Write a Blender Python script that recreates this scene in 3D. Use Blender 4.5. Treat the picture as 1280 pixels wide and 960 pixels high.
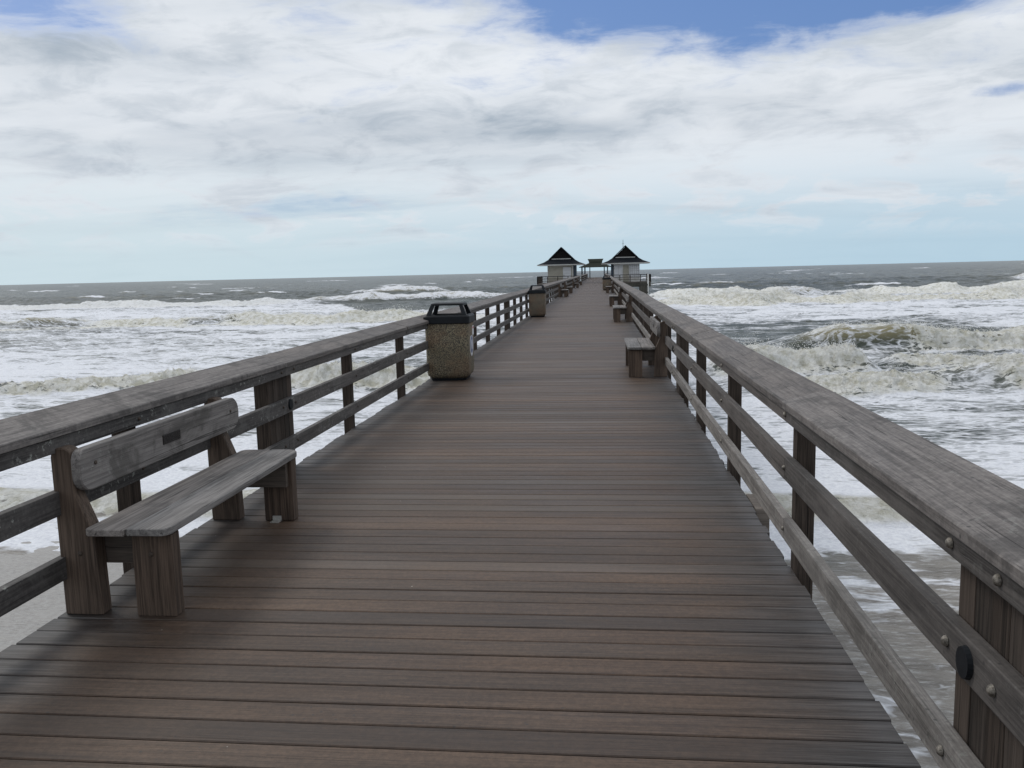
import bpy, bmesh, math, random
import numpy as np
from math import pi, sin, cos, radians
from mathutils import Vector, Matrix

random.seed(11)
for o in list(bpy.data.objects):
    bpy.data.objects.remove(o)
S = bpy.context.scene
COL = S.collection

# ------------------------------------------------------------------ camera
cd = bpy.data.cameras.new('camera')
cd.sensor_width = 36.0
cd.lens = 1050 / 1280 * 36.0
cd.clip_start = 0.05
cd.clip_end = 60000
cam = bpy.data.objects.new('camera', cd)
COL.objects.link(cam)
YAW, PITCH, ROLL = radians(6.1113), radians(7.5656), radians(1.38736)
F = Vector((-sin(YAW)*cos(PITCH), cos(YAW)*cos(PITCH), -sin(PITCH)))
R0 = Vector((cos(YAW), sin(YAW), 0))
U0 = R0.cross(F)
Rv = R0*cos(ROLL) - U0*sin(ROLL)
Uv = U0*cos(ROLL) + R0*sin(ROLL)
m = Matrix((Rv, Uv, -F)).transposed().to_4x4()
m.translation = Vector((0, 0, 1.6))
cam.matrix_world = m
S.camera = cam

# ------------------------------------------------------------------ sun and sky
SUN_EL, SUN_AZ = radians(46), radians(-58)      # azimuth measured from +Y towards +X: sun ahead and to the left
sun_dir = Vector((sin(SUN_AZ)*cos(SUN_EL), cos(SUN_AZ)*cos(SUN_EL), sin(SUN_EL)))
sl = bpy.data.lights.new('sun', 'SUN')
sl.energy = 1.15
sl.angle = radians(16)
sl.color = (1.0, 0.95, 0.88)
sun = bpy.data.objects.new('sun', sl)
COL.objects.link(sun)
sun.rotation_euler = sun_dir.to_track_quat('Z', 'Y').to_euler()

S.view_settings.view_transform = 'Standard'
S.view_settings.look = 'None'
S.view_settings.gamma = 1
S.view_settings.exposure = 0.0

class NT:
    """small node-tree writer"""
    def __init__(s, tree):
        s.t = tree; s.n = tree.nodes; s.l = tree.links
    def new(s, typ, ins=None, **props):
        nd = s.n.new(typ)
        for k, v in props.items():
            setattr(nd, k, v)
        if ins:
            for k, v in ins.items():
                s.put(nd.inputs[k], v)
        return nd
    def put(s, sock, v):
        if isinstance(v, bpy.types.NodeSocket):
            s.l.new(v, sock)
        else:
            sock.default_value = v
    def math(s, op, a, b=None, c=None, clamp=False):
        nd = s.n.new('ShaderNodeMath'); nd.operation = op; nd.use_clamp = clamp
        s.put(nd.inputs[0], a)
        if b is not None: s.put(nd.inputs[1], b)
        if c is not None: s.put(nd.inputs[2], c)
        return nd.outputs[0]
    def vmath(s, op, a, b=None):
        nd = s.n.new('ShaderNodeVectorMath'); nd.operation = op
        s.put(nd.inputs[0], a)
        if b is not None: s.put(nd.inputs[1], b)
        return nd.outputs[0]
    def smooth(s, v, a, b, lo=0.0, hi=1.0):
        nd = s.n.new('ShaderNodeMapRange'); nd.interpolation_type = 'SMOOTHSTEP'
        s.put(nd.inputs[0], v); s.put(nd.inputs[1], a); s.put(nd.inputs[2], b)
        nd.inputs[3].default_value = lo; nd.inputs[4].default_value = hi
        return nd.outputs[0]
    def lin(s, v, a, b, lo=0.0, hi=1.0):
        nd = s.n.new('ShaderNodeMapRange')
        s.put(nd.inputs[0], v); s.put(nd.inputs[1], a); s.put(nd.inputs[2], b)
        nd.inputs[3].default_value = lo; nd.inputs[4].default_value = hi
        return nd.outputs[0]
    def mix(s, f, a, b, blend='MIX'):
        nd = s.n.new('ShaderNodeMix'); nd.data_type = 'RGBA'; nd.blend_type = blend
        s.put(nd.inputs[0], f); s.put(nd.inputs[6], a); s.put(nd.inputs[7], b)
        return nd.outputs[2]
    def noise(s, vec, scale, detail=5, rough=0.55, dist=0.0, dims='3D'):
        nd = s.n.new('ShaderNodeTexNoise'); nd.noise_dimensions = dims
        if vec is not None: s.put(nd.inputs['Vector'], vec)
        nd.inputs['Scale'].default_value = scale; nd.inputs['Detail'].default_value = detail
        nd.inputs['Roughness'].default_value = rough; nd.inputs['Distortion'].default_value = dist
        return nd.outputs[0]
    def mapping(s, vec, sc=(1, 1, 1), loc=(0, 0, 0), rot=(0, 0, 0)):
        nd = s.n.new('ShaderNodeMapping')
        s.put(nd.inputs['Vector'], vec)
        nd.inputs['Scale'].default_value = sc; nd.inputs['Location'].default_value = loc
        nd.inputs['Rotation'].default_value = rot
        return nd.outputs[0]

def c4(r, g, b): return (r, g, b, 1.0)

# world: Nishita sky with a procedural deck of cloud in front of it
W = bpy.data.worlds.new('World')
S.world = W
W.use_nodes = True
W.node_tree.nodes.clear()
w = NT(W.node_tree)
sky = w.new('ShaderNodeTexSky', sky_type='NISHITA', sun_disc=False)
sky.sun_elevation = SUN_EL
sky.sun_rotation = SUN_AZ
sky.air_density = 1.0; sky.dust_density = 1.2; sky.ozone_density = 1.5
d = w.vmath('NORMALIZE', w.new('ShaderNodeTexCoord').outputs['Generated'])
sp = w.new('ShaderNodeSeparateXYZ', {0: d})
dx, dy, dz = sp.outputs
el = w.math('MULTIPLY', w.math('ARCSINE', dz), 180/pi)                 # degrees above the horizon
az = w.math('MULTIPLY', w.math('ARCTAN2', dx, dy), 180/pi)             # degrees right of the pier
def blob(a0, e0, ra, re, tilt=0.0):
    a = w.math('SUBTRACT', az, a0)
    e = w.math('SUBTRACT', w.math('SUBTRACT', el, e0), w.math('MULTIPLY', a, tilt))
    a2 = w.math('POWER', w.math('ABSOLUTE', w.math('DIVIDE', a, ra)), 2)
    e2 = w.math('POWER', w.math('ABSOLUTE', w.math('DIVIDE', e, re)), 2)
    return w.math('EXPONENT', w.math('MULTIPLY', w.math('ADD', a2, e2), -1))
zz = w.math('ADD', w.math('MAXIMUM', dz, 0.0), 0.085)
comb = w.new('ShaderNodeCombineXYZ', {0: w.math('DIVIDE', dx, zz), 1: w.math('DIVIDE', dy, zz), 2: 0.0})
pl = comb.outputs[0]
n_big = w.noise(w.mapping(pl, (0.42, 0.62, 1), (3.1, 1.7, 0), (0, 0, 0.25)), 1.0, 9, 0.56, 0.25)
n_fine = w.noise(w.mapping(pl, (1.5, 2.3, 1), (7.7, 4.2, 0), (0, 0, 0.3)), 1.0, 10, 0.66, 0.3)
ae = w.new('ShaderNodeCombineXYZ', {0: w.math('DIVIDE', az, 5.2), 1: w.math('DIVIDE', w.math('ADD', el, w.math('MULTIPLY', az, -0.02)), 1.75), 2: 0.0}).outputs[0]
n_puff = w.noise(ae, 1.0, 9, 0.60, 0.5)
n_puff2 = w.noise(w.mapping(ae, (0.55, 0.62, 1), (11, 5, 0)), 1.0, 8, 0.55, 0.3)
n_shade = w.noise(w.mapping(pl, (0.5, 0.95, 1), (-4.1, 9.3, 0), (0, 0, 0.2)), 1.0, 7, 0.52, 0.35)
holes = w.math('MULTIPLY', blob(4.5, 18.4, 11.0, 3.1, 0.0), 0.85)
for args, k in (((17, 15.8, 9.5, 2.6, 0.06), 0.42), ((-34, 15.2, 6.0, 1.9, 0), 0.40), ((-20, 18.6, 9, 1.5, 0), 0.42),
                ((24.5, 9.6, 2.8, 0.5, 0.02), 0.34), ((10, 40, 26, 14, 0), 0.2), ((-20.5, 4.3, 8, 0.9, 0.04), 0.3), ((-1, 4.4, 7, 0.7, 0), 0.18)):
    holes = w.math('ADD', holes, w.math('MULTIPLY', blob(*args), k))
cov = w.math('ADD', w.math('ADD', w.math('MULTIPLY', n_big, 0.7), w.math('MULTIPLY', n_fine, 0.45)), -0.36)
cov = w.math('ADD', cov, w.math('MULTIPLY', n_puff, 0.50))
cov = w.math('ADD', cov, 0.06)
cov = w.math('SUBTRACT', cov, holes)
cov = w.smooth(cov, 0.10, 0.40)
# grey undersides: a broad belt plus noise
belt = w.math('ADD', w.math('MULTIPLY', blob(2, 9.6, 26, 1.8, 0.015), 0.60), w.math('MULTIPLY', blob(-30, 13.2, 11, 1.3, -0.03), 0.5))
belt = w.math('ADD', belt, w.math('MULTIPLY', blob(-25, 6.8, 14, 0.7, 0.0), 0.35))
shade = w.math('ADD', w.math('MULTIPLY', w.smooth(n_shade, 0.42, 0.68), 0.32), w.math('MULTIPLY', belt, w.smooth(n_puff2, 0.36, 0.60, 0.35, 1.0)))
shade = w.math('ADD', shade, w.math('MULTIPLY', w.smooth(n_puff, 0.44, 0.68), 0.36))
shade = w.math('MULTIPLY', shade, w.smooth(cov, 0.2, 0.9))
shade = w.math('MINIMUM', shade, 1.0)
thin = w.smooth(n_fine, 0.35, 0.7)
cloud_col = w.mix(shade, c4(8.1, 8.5, 9.0), c4(3.7, 4.4, 5.2))
cloud_col = w.mix(w.math('MULTIPLY', thin, 0.25), cloud_col, c4(8.6, 8.8, 9.1))
hz = w.smooth(el, 0.5, 9.5, 1.0, 0.0)
haze_col = w.mix(w.smooth(az, -35, 25), c4(5.9, 7.2, 7.8), c4(4.5, 6.2, 7.4))
puffs = w.math('MULTIPLY', w.math('MULTIPLY', w.smooth(n_puff, 0.46, 0.60), w.smooth(el, 1.0, 4.0)), 0.85)
hz2 = w.math('MULTIPLY', hz, w.math('SUBTRACT', 1.0, puffs))
blue = w.mix(0.55, sky.outputs[0], c4(0.95, 2.25, 5.9))
base = w.mix(w.math('MULTIPLY', cov, 1.0), blue, cloud_col)
base = w.mix(w.math('MULTIPLY', hz2, 0.93), base, haze_col)
bg = w.new('ShaderNodeBackground', {'Color': base, 'Strength': 0.1})
wo = w.new('ShaderNodeOutputWorld')
w.l.new(bg.outputs[0], wo.inputs[0])

# ------------------------------------------------------------------ materials
def mat(name):
    mt = bpy.data.materials.new(name)
    mt.use_nodes = True
    mt.node_tree.nodes.clear()
    t = NT(mt.node_tree)
    out = t.new('ShaderNodeOutputMaterial')
    bs = t.new('ShaderNodeBsdfPrincipled')
    t.l.new(bs.outputs[0], out.inputs[0])
    return mt, t, bs, out

def simple(name, col, rough=0.6, var=0.15, scale=8.0, metal=0.0, bump=0.1, spec=0.4):
    mt, t, bs, out = mat(name)
    co = t.new('ShaderNodeTexCoord').outputs['Object']
    n = t.noise(co, scale, 6, 0.6)
    cc = t.mix(t.smooth(n, 0.3, 0.7), c4(*[x*(1-var) for x in col]), c4(*[min(1, x*(1+var)) for x in col]))
    t.put(bs.inputs['Base Color'], cc)
    bs.inputs['Roughness'].default_value = rough
    bs.inputs['Metallic'].default_value = metal
    bs.inputs['Specular IOR Level'].default_value = spec
    b = t.new('ShaderNodeBump', {'Strength': bump, 'Distance': 0.01, 'Height': t.noise(co, scale*6, 4, 0.6)})
    t.put(bs.inputs['Normal'], b.outputs[0])
    return mt

def wood(name, axis, dark, light, blotch=None, blotch_amt=0.0, rough=0.72, tone=0.25, lichen=0.0, spec=0.3, edge_wear=None, mottle=0.0, cast=0.3, crack_amt=0.75):
    """weathered timber, grain running along the axis, each board its own tone"""
    mt, t, bs, out = mat(name)
    co = t.new('ShaderNodeTexCoord').outputs['Object']
    geo = t.new('ShaderNodeNewGeometry')
    rnd = geo.outputs['Random Per Island']
    off = t.new('ShaderNodeCombineXYZ', {0: t.math('MULTIPLY', rnd, 37.0), 1: t.math('MULTIPLY', rnd, 91.0), 2: t.math('MULTIPLY', rnd, 53.0)})
    co2 = t.vmath('ADD', co, off.outputs[0])
    def st(a, b):
        s = [b, b, b]; s[axis] = a
        return tuple(s)
    grain = t.noise(t.mapping(co2, st(1.6, 48)), 1.0, 7, 0.62, 0.8)
    fine = t.noise(t.mapping(co2, st(5, 190)), 1.0, 4, 0.6)
    broad = t.noise(t.mapping(co2, st(0.9, 4.0)), 1.0, 5, 0.6, 0.5)
    g = t.math('ADD', t.math('MULTIPLY', grain, 0.6), t.math('MULTIPLY', fine, 0.4))
    col = t.mix(t.smooth(g, 0.36, 0.64), c4(*dark), c4(*light))
    lo = 1 - tone
    col = t.mix(1.0, col, t.new('ShaderNodeCombineColor', {i: t.lin(rnd, 0, 1, lo, 1 + tone) for i in range(3)}).outputs[0], 'MULTIPLY')
    col = t.mix(t.smooth(broad, 0.42, 0.72, 0, 0.45), col, c4(*[x*1.35 for x in light]))
    # second random per board: reddish or greyish cast
    r2 = t.math('FRACT', t.math('MULTIPLY', rnd, 17.31))
    col = t.mix(t.math('MULTIPLY', r2, cast), col, t.mix(1.0, col, c4(1.20, 0.96, 0.78), 'MULTIPLY'))
    if mottle > 0:
        mn = t.noise(co2, 42, 7, 0.75)
        col = t.mix(mottle, col, t.mix(1.0, col, t.mix(t.smooth(mn, 0.36, 0.66), c4(0.60, 0.60, 0.61), c4(1.38, 1.38, 1.36)), 'MULTIPLY'))
        dv = t.new('ShaderNodeTexVoronoi', {'Vector': co2, 'Scale': 26.0}, feature='F1')
        dk = t.math('MULTIPLY', t.smooth(dv.outputs['Distance'], 0.08, 0.2, 1, 0), t.smooth(t.noise(co2, 2.6, 4), 0.52, 0.62))
        col = t.mix(t.math('MULTIPLY', dk, 0.7), col, c4(0.03, 0.03, 0.031))
    if blotch is not None:
        bn = t.noise(co2, 3.2, 8, 0.66, 0.6)
        col = t.mix(t.smooth(bn, 0.52, 0.64, 0, blotch_amt), col, c4(*blotch))
    crack = t.noise(t.mapping(co2, st(1.1, 75)), 1.0, 3, 0.5, 1.2)
    ck = t.smooth(crack, 0.29, 0.36, 1.0, 0.0)
    col = t.mix(t.math('MULTIPLY', ck, crack_amt), col, c4(0.012, 0.010, 0.009))
    if lichen > 0:
        ln = t.noise(co, 28, 6, 0.7)
        lm = t.math('MULTIPLY', t.smooth(ln, 0.57, 0.63, 0, lichen), t.smooth(t.noise(co, 2.1, 3), 0.42, 0.6))
        col = t.mix(lm, col, c4(0.30, 0.31, 0.29))
    if edge_wear is not None:
        yb = t.new('ShaderNodeSeparateXYZ', {0: co}).outputs[1]
        cmb = t.new('ShaderNodeCombineXYZ', {0: t.math('MULTIPLY', t.new('ShaderNodeSeparateXYZ', {0: co}).outputs[0], 0.12), 1: yb, 2: 0.0}).outputs[0]
        bandn = t.noise(cmb, 0.9, 4, 0.7)
        col = t.mix(1.0, col, t.mix(t.smooth(bandn, 0.36, 0.64), c4(0.76, 0.75, 0.75), c4(1.26, 1.25, 1.23)), 'MULTIPLY')
        r3 = t.math('FRACT', t.math('MULTIPLY', rnd, 71.7))
        col = t.mix(t.math('MULTIPLY', t.math('GREATER_THAN', r3, 0.93), 0.22), col, c4(0.15, 0.130, 0.110))
        col = t.mix(t.math('MULTIPLY', t.math('LESS_THAN', r3, 0.10), 0.4), col, c4(0.030, 0.021, 0.017))
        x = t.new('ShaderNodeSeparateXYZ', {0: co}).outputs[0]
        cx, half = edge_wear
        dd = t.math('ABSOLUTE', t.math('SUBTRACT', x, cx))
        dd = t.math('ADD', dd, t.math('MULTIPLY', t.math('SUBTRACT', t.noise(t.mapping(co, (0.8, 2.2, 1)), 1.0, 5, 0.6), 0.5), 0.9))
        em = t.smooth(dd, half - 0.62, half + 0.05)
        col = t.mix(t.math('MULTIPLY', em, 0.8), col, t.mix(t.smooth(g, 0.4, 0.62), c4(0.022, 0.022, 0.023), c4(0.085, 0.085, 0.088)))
        # crumbs of shell and grit
        vo = t.new('ShaderNodeTexVoronoi', {'Vector': co, 'Scale': 5.5}, feature='F1')
        sk = t.math('LESS_THAN', vo.outputs['Distance'], 0.022)
        sk = t.math('MULTIPLY', sk, t.math('GREATER_THAN', t.noise(co, 3.3, 2), 0.56))
        col = t.mix(sk, col, c4(0.42, 0.40, 0.36))
    t.put(bs.inputs['Base Color'], col)
    t.put(bs.inputs['Roughness'], t.lin(broad, 0.3, 0.7, rough - 0.1, rough + 0.08))
    bs.inputs['Specular IOR Level'].default_value = spec
    h = t.math('SUBTRACT', g, t.math('MULTIPLY', ck, 0.8))
    b = t.new('ShaderNodeBump', {'Strength': 0.55, 'Distance': 0.004, 'Height': h})
    t.put(bs.inputs['Normal'], b.outputs[0])
    return mt

M = {}
M['deck'] = wood('deck_wood', 0, (0.045, 0.029, 0.020), (0.086, 0.058, 0.041), tone=0.13, mottle=0.5, cast=0.2, crack_amt=0.25, edge_wear=(-0.815, 1.815), spec=0.42, rough=0.58)
M['cap'] = wood('cap_wood', 1, (0.070, 0.064, 0.063), (0.175, 0.163, 0.158), blotch=(0.050, 0.046, 0.045), blotch_amt=0.6, lichen=0.2, tone=0.10, mottle=0.5, cast=0.2)
M['rail'] = wood('rail_wood', 1, (0.046, 0.042, 0.041), (0.118, 0.108, 0.103), blotch=(0.15, 0.145, 0.14), blotch_amt=0.3, lichen=0.15, tone=0.2, mottle=0.3, cast=0.15)
M['rail_speckled'] = wood('speckled_rail_wood', 1, (0.040, 0.037, 0.037), (0.105, 0.098, 0.096), blotch=(0.15, 0.145, 0.14), blotch_amt=0.35, lichen=0.8, tone=0.2, mottle=0.5, cast=0.1)
M['rail_pale'] = wood('low_rail_wood', 1, (0.095, 0.088, 0.083), (0.235, 0.222, 0.212), blotch=(0.09, 0.085, 0.08), blotch_amt=0.5, lichen=0.3, tone=0.15, mottle=0.4, cast=0.1)
M['post'] = wood('post_wood', 2, (0.020, 0.017, 0.015), (0.066, 0.054, 0.047), tone=0.22, rough=0.85, spec=0.15)
M['beam'] = wood('beam_wood', 0, (0.06, 0.052, 0.045), (0.17, 0.155, 0.14), tone=0.2)
M['beam_y'] = wood('joist_wood', 1, (0.05, 0.042, 0.036), (0.12, 0.105, 0.09), tone=0.2)
M['bench_leg'] = wood('bench_leg_wood', 2, (0.033, 0.024, 0.019), (0.115, 0.086, 0.068), tone=0.18, rough=0.8)
M['bench_seat'] = wood('bench_seat_wood', 1, (0.072, 0.068, 0.067), (0.235, 0.225, 0.220), blotch=(0.05, 0.048, 0.048), blotch_amt=0.5, tone=0.1)
M['bench_back'] = wood('bench_back_wood', 1, (0.070, 0.068, 0.069), (0.19, 0.187, 0.188), blotch=(0.05, 0.046, 0.042), blotch_amt=0.6, lichen=0.4, tone=0.1)
M['bench_x'] = wood('bench_cross_wood', 0, (0.030, 0.026, 0.024), (0.10, 0.086, 0.076), tone=0.1)
M['pile'] = wood('pile_wood', 2, (0.02, 0.02, 0.017), (0.07, 0.068, 0.055), tone=0.2)
M['bolt'] = simple('galvanised_bolt', (0.19, 0.175, 0.155), 0.55, 0.6, 70, 0.7, 0.3)
M['rust'] = simple('dull_bolt', (0.07, 0.055, 0.045), 0.7, 0.3, 90, 0.3, 0.2)
M['black'] = simple('black_plastic', (0.008, 0.010, 0.013), 0.55, 0.2, 12, 0, 0.05, 0.2)
M['plaque'] = simple('dark_bronze', (0.022, 0.019, 0.018), 0.35, 0.2, 60, 0.6, 0.3)
M['white'] = simple('white_paint', (0.62, 0.62, 0.60), 0.55, 0.08, 5, 0, 0.1)
M['wall_tan'] = simple('tan_wall', (0.34, 0.32, 0.27), 0.8, 0.08, 2)
M['wall_white'] = simple('pale_wall', (0.62, 0.61, 0.58), 0.7, 0.07, 2)
M['shutter'] = simple('grey_shutter', (0.60, 0.61, 0.63), 0.6, 0.05, 2)
M['dark_blue'] = simple('dark_blue_paint', (0.03, 0.045, 0.065), 0.6, 0.1, 4)
M['shingle'] = simple('dark_shingle', (0.016, 0.018, 0.022), 0.95, 0.35, 14, 0, 0.6, 0.05)
M['gable'] = simple('dark_brown_board', (0.012, 0.011, 0.011), 0.9, 0.3, 6, spec=0.05)
M['trim'] = simple('pale_trim', (0.33, 0.33, 0.32), 0.6, 0.1, 4)
M['pav_roof'] = simple('olive_shingle', (0.030, 0.034, 0.028), 0.95, 0.3, 8, 0, 0.5, 0.05)
M['metal_dark'] = simple('dark_metal', (0.03, 0.03, 0.032), 0.5, 0.2, 20, 0.3)
M['metal_pale'] = simple('pale_metal', (0.45, 0.44, 0.42), 0.5, 0.2, 60, 0.5)
M['hole'] = simple('bin_liner', (0.015, 0.015, 0.016), 0.5, 0.2, 20)
M['stick_white'] = simple('sticker_white', (0.62, 0.63, 0.66), 0.45, 0.04, 20, 0, 0.02)
M['stick_blue'] = simple('sticker_blue', (0.10, 0.13, 0.26), 0.45, 0.1, 20, 0, 0.02)
M['stick_red'] = simple('sticker_red', (0.42, 0.08, 0.07), 0.45, 0.1, 20, 0, 0.02)

def aggregate(name, base, alt, scale=62):
    mt, t, bs, out = mat(name)
    co = t.new('ShaderNodeTexCoord').outputs['Object']
    vo = t.new('ShaderNodeTexVoronoi', {'Vector': co, 'Scale': scale}, feature='F1')
    cs = t.new('ShaderNodeSeparateColor', {0: vo.outputs['Color']})
    col = t.mix(cs.outputs[0], c4(*base), c4(*alt))
    col = t.mix(t.math('GREATER_THAN', cs.outputs[1], 0.86), col, c4(0.34, 0.29, 0.20))
    col = t.mix(t.math('GREATER_THAN', cs.outputs[2], 0.86), col, c4(0.035, 0.030, 0.026))
    col = t.mix(t.smooth(vo.outputs['Distance'], 0.40, 0.62), col, c4(0.045, 0.040, 0.032))
    col = t.mix(t.smooth(t.noise(co, 3, 4), 0.45, 0.65, 0, 0.35), col, c4(0.16, 0.085, 0.045))
    t.put(bs.inputs['Base Color'], col)
    bs.inputs['Roughness'].default_value = 0.8
    h = t.math('SUBTRACT', 1.0, vo.outputs['Distance'])
    b = t.new('ShaderNodeBump', {'Strength': 0.9, 'Distance': 0.006, 'Height': h})
    t.put(bs.inputs['Normal'], b.outputs[0])
    return mt
M['stone'] = aggregate('pebble_aggregate', (0.15, 0.122, 0.074), (0.28, 0.235, 0.15), 100)
M['tan_bin'] = aggregate('tan_aggregate', (0.15, 0.115, 0.080), (0.21, 0.165, 0.12), 110)

# ------------------------------------------------------------------ mesh helpers
def bx(bm, x0, x1, y0, y1, z0, z1, bev=0.0, mtx=None):
    vs = [bm.verts.new((x, y, z)) for x in (x0, x1) for y in (y0, y1) for z in (z0, z1)]
    idx = [(0, 1, 3, 2), (4, 6, 7, 5), (0, 4, 5, 1), (2, 3, 7, 6), (0, 2, 6, 4), (1, 5, 7, 3)]
    fs = [bm.faces.new([vs[i] for i in f]) for f in idx]
    if bev > 0:
        es = list({e for f in fs for e in f.edges})
        r = bmesh.ops.bevel(bm, geom=es, offset=bev, segments=2, affect='EDGES', profile=0.6)
        vs = list({v for f in r['faces'] for v in f.verts} | {v for v in vs if v.is_valid})
    if mtx is not None:
        bmesh.ops.transform(bm, matrix=mtx, verts=[v for v in vs if v.is_valid])
    return vs

def prism(bm, pts, axis, a0, a1, bev=0.0):
    """polygon pts in the two other axes, extruded along axis from a0 to a1"""
    def P(p, a):
        if axis == 0: return (a, p[0], p[1])
        if axis == 1: return (p[0], a, p[1])
        return (p[0], p[1], a)
    v0 = [bm.verts.new(P(p, a0)) for p in pts]
    v1 = [bm.verts.new(P(p, a1)) for p in pts]
    n = len(pts)
    fs = [bm.faces.new(v0), bm.faces.new(v1[::-1])]
    for i in range(n):
        fs.append(bm.faces.new((v0[i], v1[i], v1[(i+1) % n], v0[(i+1) % n])))
    bmesh.ops.recalc_face_normals(bm, faces=fs)
    if bev > 0:
        es = list({e for f in fs for e in f.edges})
        bmesh.ops.bevel(bm, geom=es, offset=bev, segments=1, affect='EDGES')
    return v0 + v1

def cyl(bm, x, y, z0, z1, r0, r1=None, n=16):
    r1 = r0 if r1 is None else r1
    a = [bm.verts.new((x + r0*cos(2*pi*i/n), y + r0*sin(2*pi*i/n), z0)) for i in range(n)]
    b = [bm.verts.new((x + r1*cos(2*pi*i/n), y + r1*sin(2*pi*i/n), z1)) for i in range(n)]
    bm.faces.new(a[::-1]); bm.faces.new(b)
    for i in range(n):
        bm.faces.new((a[i], a[(i+1) % n], b[(i+1) % n], b[i]))

def obj(name, bm, material, parent=None, smooth=False, loc=None):
    me = bpy.data.meshes.new(name)
    bm.normal_update()
    bm.to_mesh(me); bm.free()
    if smooth:
        for p in me.polygons: p.use_smooth = True
    me.materials.append(M[material] if isinstance(material, str) else material)
    o = bpy.data.objects.new(name, me)
    COL.objects.link(o)
    if loc is not None: o.location = loc
    if parent is not None: o.parent = parent
    return o
def tag(o, label=None, cat=None, group=None, kind=None):
    if label: o['label'] = label
    if cat: o['category'] = cat
    if group: o['group'] = group
    if kind: o['kind'] = kind
    return o
def thing(name, label, cat, loc=(0, 0, 0), rz=0.0, group=None):
    o = bpy.data.objects.new(name, None)
    COL.objects.link(o)
    o.location = loc; o.rotation_euler = (0, 0, rz); o.empty_display_size = 0.2
    return tag(o, label, cat, group)
def dup(root, loc, rz=0.0, label=None, group=None):
    r = root.copy(); COL.objects.link(r); r.location = loc; r.rotation_euler = (0, 0, rz)
    if label: r['label'] = label
    if group: r['group'] = group
    for ch in list(root.children):
        c = ch.copy(); COL.objects.link(c); c.parent = r
        for g in list(ch.children):
            e = g.copy(); COL.objects.link(e); e.parent = c
    return r
def rounded(w0, h0, w1, h1, radii, seg=6):
    """rectangle with four corner radii (bottom-left, bottom-right, top-right, top-left)"""
    pts = []
    for (cx, cy, a0, r) in ((w0, h0, pi, radii[0]), (w1, h0, 1.5*pi, radii[1]), (w1, h1, 0, radii[2]), (w0, h1, 0.5*pi, radii[3])):
        r = max(r, 0.002)
        ox = cx + r if cx == w0 else cx - r
        oy = cy + r if cy == h0 else cy - r
        for i in range(seg + 1):
            a = a0 + 0.5*pi*i/seg
            pts.append((ox + r*cos(a), oy + r*sin(a)))
    return pts

# ------------------------------------------------------------------ numpy noise
_rng = np.random.RandomState(5)
_perm = _rng.permutation(4096)
_ga = _rng.rand(4096)*2*pi
_gx, _gy = np.cos(_ga), np.sin(_ga)
def perlin(x, y, seed=0):
    xi = np.floor(x).astype(np.int64); yi = np.floor(y).astype(np.int64)
    xf = x - xi; yf = y - yi
    def g(ix, iy, fx, fy):
        h = _perm[(_perm[(ix + seed*131) & 4095] + iy) & 4095]
        return _gx[h]*fx + _gy[h]*fy
    u = xf*xf*xf*(xf*(xf*6-15)+10); v = yf*yf*yf*(yf*(yf*6-15)+10)
    a = g(xi, yi, xf, yf); b = g(xi+1, yi, xf-1, yf)
    c = g(xi, yi+1, xf, yf-1); e = g(xi+1, yi+1, xf-1, yf-1)
    return (a + u*(b-a) + v*((c + u*(e-c)) - (a + u*(b-a))))*1.5
def fbm(x, y, octv=4, seed=0, gain=0.5):
    s = 0; amp = 1; f = 1
    for i in range(octv):
        s = s + amp*perlin(x*f + i*17.3, y*f - i*9.1, seed + i)
        amp *= gain; f *= 2.03
    return s
def billow(x, y, octv=4, seed=0, gain=0.55):
    s = 0; amp = 1; f = 1
    for i in range(octv):
        s = s + amp*(1 - 2.2*np.abs(perlin(x*f + i*7.7, y*f + i*3.3, seed + i)))
        amp *= gain; f *= 2.07
    return s
def sstep(a, b, x):
    t = np.clip((x - a)/(b - a), 0, 1)
    return t*t*(3 - 2*t)

# ------------------------------------------------------------------ sea
SEA = -4.0
ys1 = [2.0]
while ys1[-1] < 12000:
    y = ys1[-1]
    k = 0.0048 if y < 330 else 0.012
    if y < 30: k = 0.0062
    ys1.append(y + max(0.03, (y + 4)*k))
ys = np.array([-40, -25, -14, -7, -3, -1, 0.5] + ys1)
s_d = np.linspace(-1.0, 0.72, 1050)
s_all = np.concatenate([np.array([-6, -4, -2.6, -1.9, -1.5, -1.25, -1.1]), s_d, np.array([0.8, 0.95, 1.2, 1.7, 2.5, 4, 6])])
Sg, Yg = np.meshgrid(s_all, ys)
Xg = Sg*(np.maximum(Yg, 0) + 5.0)
X, Y = Xg.copy(), Yg.copy()
Z = np.full_like(X, 0.0)
foam = np.zeros_like(X); churn = np.zeros_like(X)

off = sstep(150, 260, Y)
# swell and chop
sw = 0.55*np.sin((Y + 6*fbm(X/70, Y/70, 2, 3))*2*pi/34 + 0.02*X)*(0.3 + 0.7*sstep(-0.4, 0.4, fbm(X/60, Y/40, 2, 9)))
Z += sw*off*np.exp(-Y/2500)
amp = 0.04 + 0.10*sstep(18, 40, Y) + 0.10*sstep(40, 110, Y) + 0.16*sstep(170, 260, Y)
amp = amp*np.exp(-Y/5000)
chop = fbm(X/5.0, Y/2.6, 5, 21, 0.55)
Z += amp*chop*0.9
Z += 0.5*amp*(1 - np.abs(fbm(X/9 + 3, Y/4.2, 3, 33))*2)*sstep(20, 60, Y)
Z += 0.012*fbm(X/0.5, Y/0.25, 3, 41)*(1 - sstep(10, 40, Y))

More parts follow.
